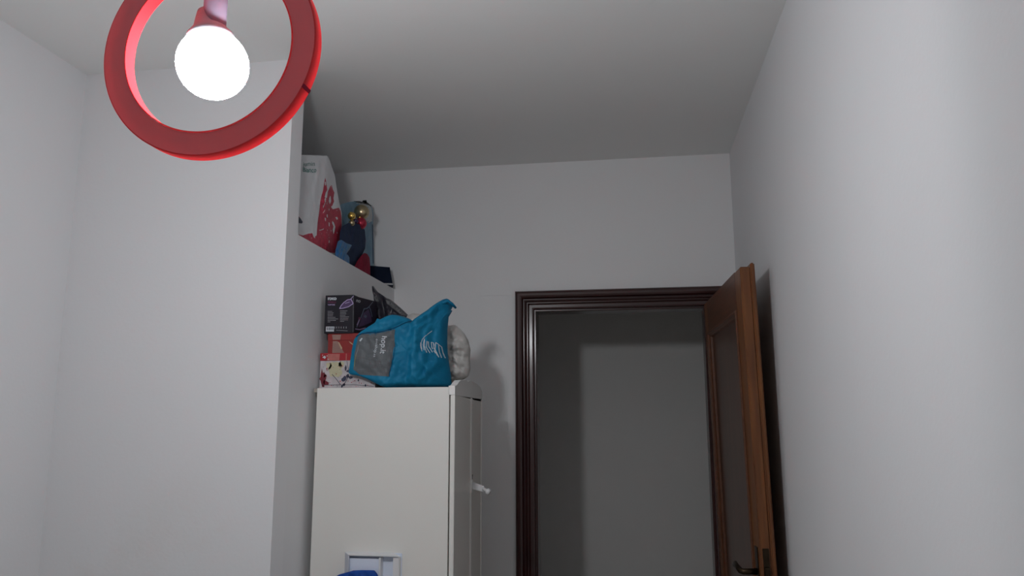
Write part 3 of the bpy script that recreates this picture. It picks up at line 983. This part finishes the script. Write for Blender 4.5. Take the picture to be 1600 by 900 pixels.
# ---- dark grey bag behind the iron box
G = Puff([(574, 470), (580, 470.5), (586.5, 471.5), (584.5, 462), (583.3, 453), (583.2, 446.5), (586.5, 451.5), (590, 456), (596, 460), (604, 465.5), (609, 467.3), (616, 472.5), (627, 482), (637, 491.5), (646, 502),
          (648, 530), (630, 570), (600, 590), (575, 560)], (606, 508), lambda u, v: px(u, v, Y=2.862), (0, -1, 0), 0.035, 0.045,
         [(583, 448, 596, 480, 0.012, 3), (596, 462, 604, 500, -0.014, 4), (608, 470, 640, 498, 0.012, 5), (590, 470, 600, 500, 0.01, 4)], zmin=WZ + 0.001, power=2.4, seed=3, crumple=0.006, cfreq=34)
gb = thing('refuse_bag', 'dark grey plastic bag with a pointed corner sticking up behind the iron box', 'bag', (-1.0, 2.86, WZ))
G.build('sack', M['grey_bag'], gb)
decal('pale_fold', [[(606, 470), (612, 472), (622, 480), (634, 491), (638, 495), (628, 492), (618, 484), (608, 476)], [(588, 458), (591, 462), (596, 473), (594, 474), (589, 465)]], G.surf, M['grey_flap'], gb, lift=0.0015, cell=3)

# ---- white bag behind on the right
W_ = Puff([(632, 508), (637, 493), (645, 489.5), (655, 490.5), (668, 500), (690, 505), (704, 509), (711, 507.5), (719, 514), (726, 522), (731, 531), (734.5, 546), (733.5, 560), (734.5, 576), (731, 588), (725, 592), (718, 596), (713, 606), (700, 620),
           (660, 622), (632, 600)], (688, 556), lambda u, v: px(u, v, Y=2.80), (0, -1, 0), 0.06, 0.085,
          [(706, 512, 722, 545, 0.012, 4), (733, 540, 706, 545, -0.008, 3), (722, 545, 712, 590, 0.012, 5), (708, 550, 716, 575, -0.010, 4), (730, 560, 722, 590, -0.006, 4)], zmin=WZ + 0.001, power=3.4, seed=9, crumple=0.011, cfreq=42)
o = W_.build('plastic_bag', M['white_bag'], None)
tag(o, 'crumpled translucent white plastic bag behind the teal carrier bag', 'bag')

# ================================================================== things on the sill of the niche
ZN = ZS + 0.001
nX = (0.36, -0.93, 0)
P1 = Puff([(460, 246), (463, 243), (470, 242), (490, 242.6), (511.5, 243.5), (515, 250), (519, 262), (523.5, 275), (525.5, 290), (528, 305), (531, 320), (534, 333), (534, 352), (532.5, 372), (529, 388), (524, 398), (505, 402), (480, 398), (460, 392)],
          (493, 322), lambda u, v: px(u, v, X=-1.112), nX, 0.020, 0.05,
          [(512, 246, 508, 320, 0.012, 4), (508, 320, 512, 390, 0.010, 5), (490, 270, 478, 340, -0.006, 7), (470, 372, 505, 392, 0.006, 5), (522, 290, 518, 350, -0.008, 4), (500, 300, 494, 360, -0.005, 5)],
          zmin=ZN, power=4.5, seed=12, crumple=0.0045, cfreq=22)
pb = thing('paper_bag', 'tall white paper bag with raspberry red print, nearest on the niche sill', 'bag', (-1.12, 2.62, ZS))
P1.build('sack', M['paper_bag'], pb)
red = [(467, 368.5), (474, 370), (482, 366.5), (488, 366), (492, 372), (495, 370), (496.5, 350), (499, 333), (500.5, 318), (503, 306), (505, 300), (507, 287), (508.3, 281), (509.8, 288), (511.5, 300), (509, 305), (507.5, 312),
       (511, 313), (512.5, 302), (516, 293), (518.5, 291), (520, 297), (522.5, 302), (521, 311), (522, 316), (519.5, 322), (517, 325), (520, 328), (526, 327), (529.5, 326), (532, 330), (533.5, 340), (533.8, 352), (532, 370), (528.5, 388),
       (523, 396), (512, 396), (495, 394), (480, 388), (467, 380)]
decal('red_print', [red], P1.surf, M['red_print'], pb, lift=0.0015, cell=3)
wm = [[(519, 347), (521.5, 349), (524, 356), (522.5, 364), (521, 368), (519.8, 362), (521, 356), (519, 351)], [(488, 366), (490, 365), (492, 371), (493, 375), (490.5, 373)], [(513.5, 312), (516.5, 308), (517.5, 316), (515.5, 321), (514, 318)],
      [(524, 341), (527, 340), (528, 344), (526, 345)], stroke([(499, 362), (506, 360), (511, 364)], 1.0)[0], stroke([(505, 328), (508, 322)], .8)[0], stroke([(505, 336), (508, 332)], .8)[0]]
decal('white_fleck', wm, P1.surf, M['paper_bag'], pb, lift=0.0026, cell=3)
lettering('upper_lettering', 'jumin', (473.6, 261.8), 9.8, (1, 0.0), P1.surf, M['teal_print'], pb, lift=0.0026, squeeze=0.88)
lettering('lower_lettering', 'Bianco', (473.2, 271.2), 10.2, (1, 0.0), P1.surf, M['teal_print'], pb, lift=0.0026, squeeze=0.78, bold=0.015)
decal('dark_mark', [[(467, 340), (470, 343), (473.5, 349), (472, 351.5), (467, 350)]], P1.surf, M['dark_print'], pb, lift=0.0026, cell=3)

P2 = Puff([(520, 326), (536, 318), (549, 315), (561, 314.3), (571, 316.5), (578, 320), (582, 326), (583.5, 336), (583, 352), (583.8, 380), (584.5, 408), (584, 440), (560, 448), (530, 430)], (552, 375), lambda u, v: px(u, v, X=-1.140), nX, 0.012, 0.018,
          [(578, 345, 580, 430, 0.006, 4), (560, 318, 578, 350, 0.008, 5), (575, 360, 573, 410, -0.005, 4)], zmin=ZN, power=4.5, seed=20, crumple=0.005, cfreq=24)
gb2 = thing('gift_bag', 'pale blue gift bag standing upright behind the baubles on the sill', 'bag', (-1.15, 3.18, ZS))
P2.build('sack', M['pale_bag'], gb2)
decal('milky_top', [[(556, 319), (562, 316), (571, 317.5), (577, 321), (580.5, 327), (582, 337), (581, 347), (575, 351), (571, 345), (572, 330), (566, 322)]], P2.surf, M['pale_top'], gb2, lift=0.0014, cell=3)
decal('dark_edge', stroke([(582, 352), (582.4, 380), (583, 412)], 1.1), P2.surf, M['navy'], gb2, lift=0.0014, cell=4)

P3 = Puff([(531, 364), (534, 354), (544, 348.5), (556, 349), (565, 352), (570, 360), (571.5, 374), (570.5, 388), (566, 398), (560, 407), (554, 418), (548, 425), (540, 422), (533, 405), (530, 385)], (548, 383), lambda u, v: px(u, v, X=-1.092), nX, 0.022, 0.022,
          [(560, 355, 568, 395, 0.006, 5), (545, 360, 552, 405, -0.004, 5)], zmin=ZN, power=2.6, seed=31, crumple=0.005, cfreq=26)
o = P3.build('cushion', M['navy'], None)
tag(o, 'rounded navy blue cushion standing on the sill under the baubles', 'cushion')

P4 = Puff([(552, 420), (558, 408), (564, 400), (569, 395), (574, 397), (577.5, 403), (578.5, 415), (578.5, 432), (574, 440), (560, 438)], (568, 418), lambda u, v: px(u, v, X=-1.078), nX, 0.018, 0.016,
          [(568, 398, 566, 430, 0.005, 4)], zmin=ZN, power=2.8, seed=41, crumple=0.004, cfreq=40, n=96, rings=16)
o = P4.build('pouch', M['crimson'], None)
tag(o, 'small crimson cloth pouch between the navy cushion and the navy book', 'pouch')

P5 = Puff([(524, 392), (528, 377), (533, 374.5), (541, 380), (550, 383), (546, 390), (541, 397), (546, 402), (546, 414), (536, 416), (524, 406)], (536, 394), lambda u, v: px(u, v, X=-1.062), nX, 0.012, 0.012,
          [(534, 380, 540, 402, 0.004, 3)], zmin=ZN, power=6, seed=51, crumple=0.005, cfreq=50, n=96, rings=16)
pk = thing('snack_packet', 'bright blue wrapped packet at the foot of the paper bag on the sill', 'packet', (-1.066, 2.85, ZS))
P5.build('wrapper', M['blue_pack'], pk)
decal('yellow_flash', [[(536, 395), (540, 392.5), (544, 392), (541, 397)]], P5.surf, M['yellow'], pk, lift=0.0012)

# navy book lying at the end of the sill
kA, kB = px(577, 415, Y=3.285), px(609, 417.5, Y=3.315)
kC = px(613.5, 443.5, Y=3.315)
nb = Vector((kB.x - kA.x, kB.y - kA.y, 0)).normalized()
bkn = Vector((-nb.y, nb.x, 0))
bk = thing('book', 'thick navy covered book lying at the far end of the sill', 'book', (kA.x + 0.04, 3.33, ZS))
zc = ZS + 0.012
bm = bmesh.new()
kR = kB + (kC - kB) * ((kB.z - zc) / (kB.z - kC.z))
prism(bm, [kA, kB, Vector((kR.x, kR.y, zc)), Vector((kA.x - 0.004, kA.y, zc))], bkn * 0.075)
obj('cover', bm, M['navy_card'], bk)
bm = bmesh.new()
prism(bm, [(kA.x, kA.y + 0.002, zc), (kR.x + 0.001, kR.y + 0.002, zc), (kC.x + 0.001, kC.y + 0.002, ZS + 0.004), (kA.x, kA.y + 0.002, ZS + 0.004)], bkn * 0.070)
obj('pages', bm, M['pages'], bk)
bm = bmesh.new()
prism(bm, [(kA.x, kA.y, ZS + 0.004), (kC.x + 0.003, kC.y, ZS + 0.004), (kC.x + 0.003, kC.y, ZS + 0.0005), (kA.x, kA.y, ZS + 0.0005)], bkn * 0.075)
obj('back_cover', bm, M['navy_card'], bk)


def bauble(u, v, rad_px, X, m, lab, tilt=0.3):
    p = px(u, v, X=X)
    r = rad_px * (p - EYE).dot(fwd) / FPX
    t = thing('bauble', lab, 'bauble', p, 'christmas baubles heaped on the cushion')
    bm = bmesh.new()
    lathe(bm, [(r * math.sin(math.pi * i / 16), -r * math.cos(math.pi * i / 16)) for i in range(17)], 28, Matrix.Translation(p) @ Matrix.Rotation(tilt, 4, 'X'))
    obj('ball', bm, m, t, smooth=True)
    bm = bmesh.new()
    lathe(bm, [(0, r * 1.18), (r * 0.2, r * 1.16), (r * 0.22, r * 0.95), (0, r * 0.93)], 14, Matrix.Translation(p) @ Matrix.Rotation(tilt, 4, 'X'))
    obj('cap', bm, M['gold'], t, smooth=True)


bauble(565, 331.5, 12.0, -1.095, M['gold_matt'], 'large champagne gold bauble, the biggest of the heap', -0.5)
bauble(549.5, 337.5, 6.2, -1.085, M['gold'], 'small bright gold bauble beside the large champagne one', 0.9)
bauble(563.5, 349, 9.6, -1.092, M['red_metal'], 'satin red bauble just under the large champagne one', 0.6)
bauble(549.5, 348.5, 5.0, -1.088, M['gold_matt'], 'small dull gold bauble low beside the dark violet one', 0.4)
bauble(555.3, 345.5, 4.2, -1.082, M['violet_metal'], 'tiny dark violet bauble between the red and the dull gold ones', 0.8)
# black ribbon bow at the mouth of the gift bag
bm = bmesh.new()
f = lambda u, v, l=0: px(u, v, X=-1.125 + l)
for pts in ([(552, 314.2), (560, 314.2), (567, 316.5), (564, 317.6), (556, 315.6)], [(567, 313), (573, 317), (579, 322), (576, 320.5), (569, 318.5), (566, 316)], [(566, 314), (570.5, 312.6), (571.5, 317), (568, 318.5)]):
    prism(bm, [f(*q) for q in pts], (0.006, 0, 0))
o = obj('ribbon_bow', bm, M['black_ribbon'])
tag(o, 'black ribbon bow at the mouth of the pale blue gift bag', 'ribbon')
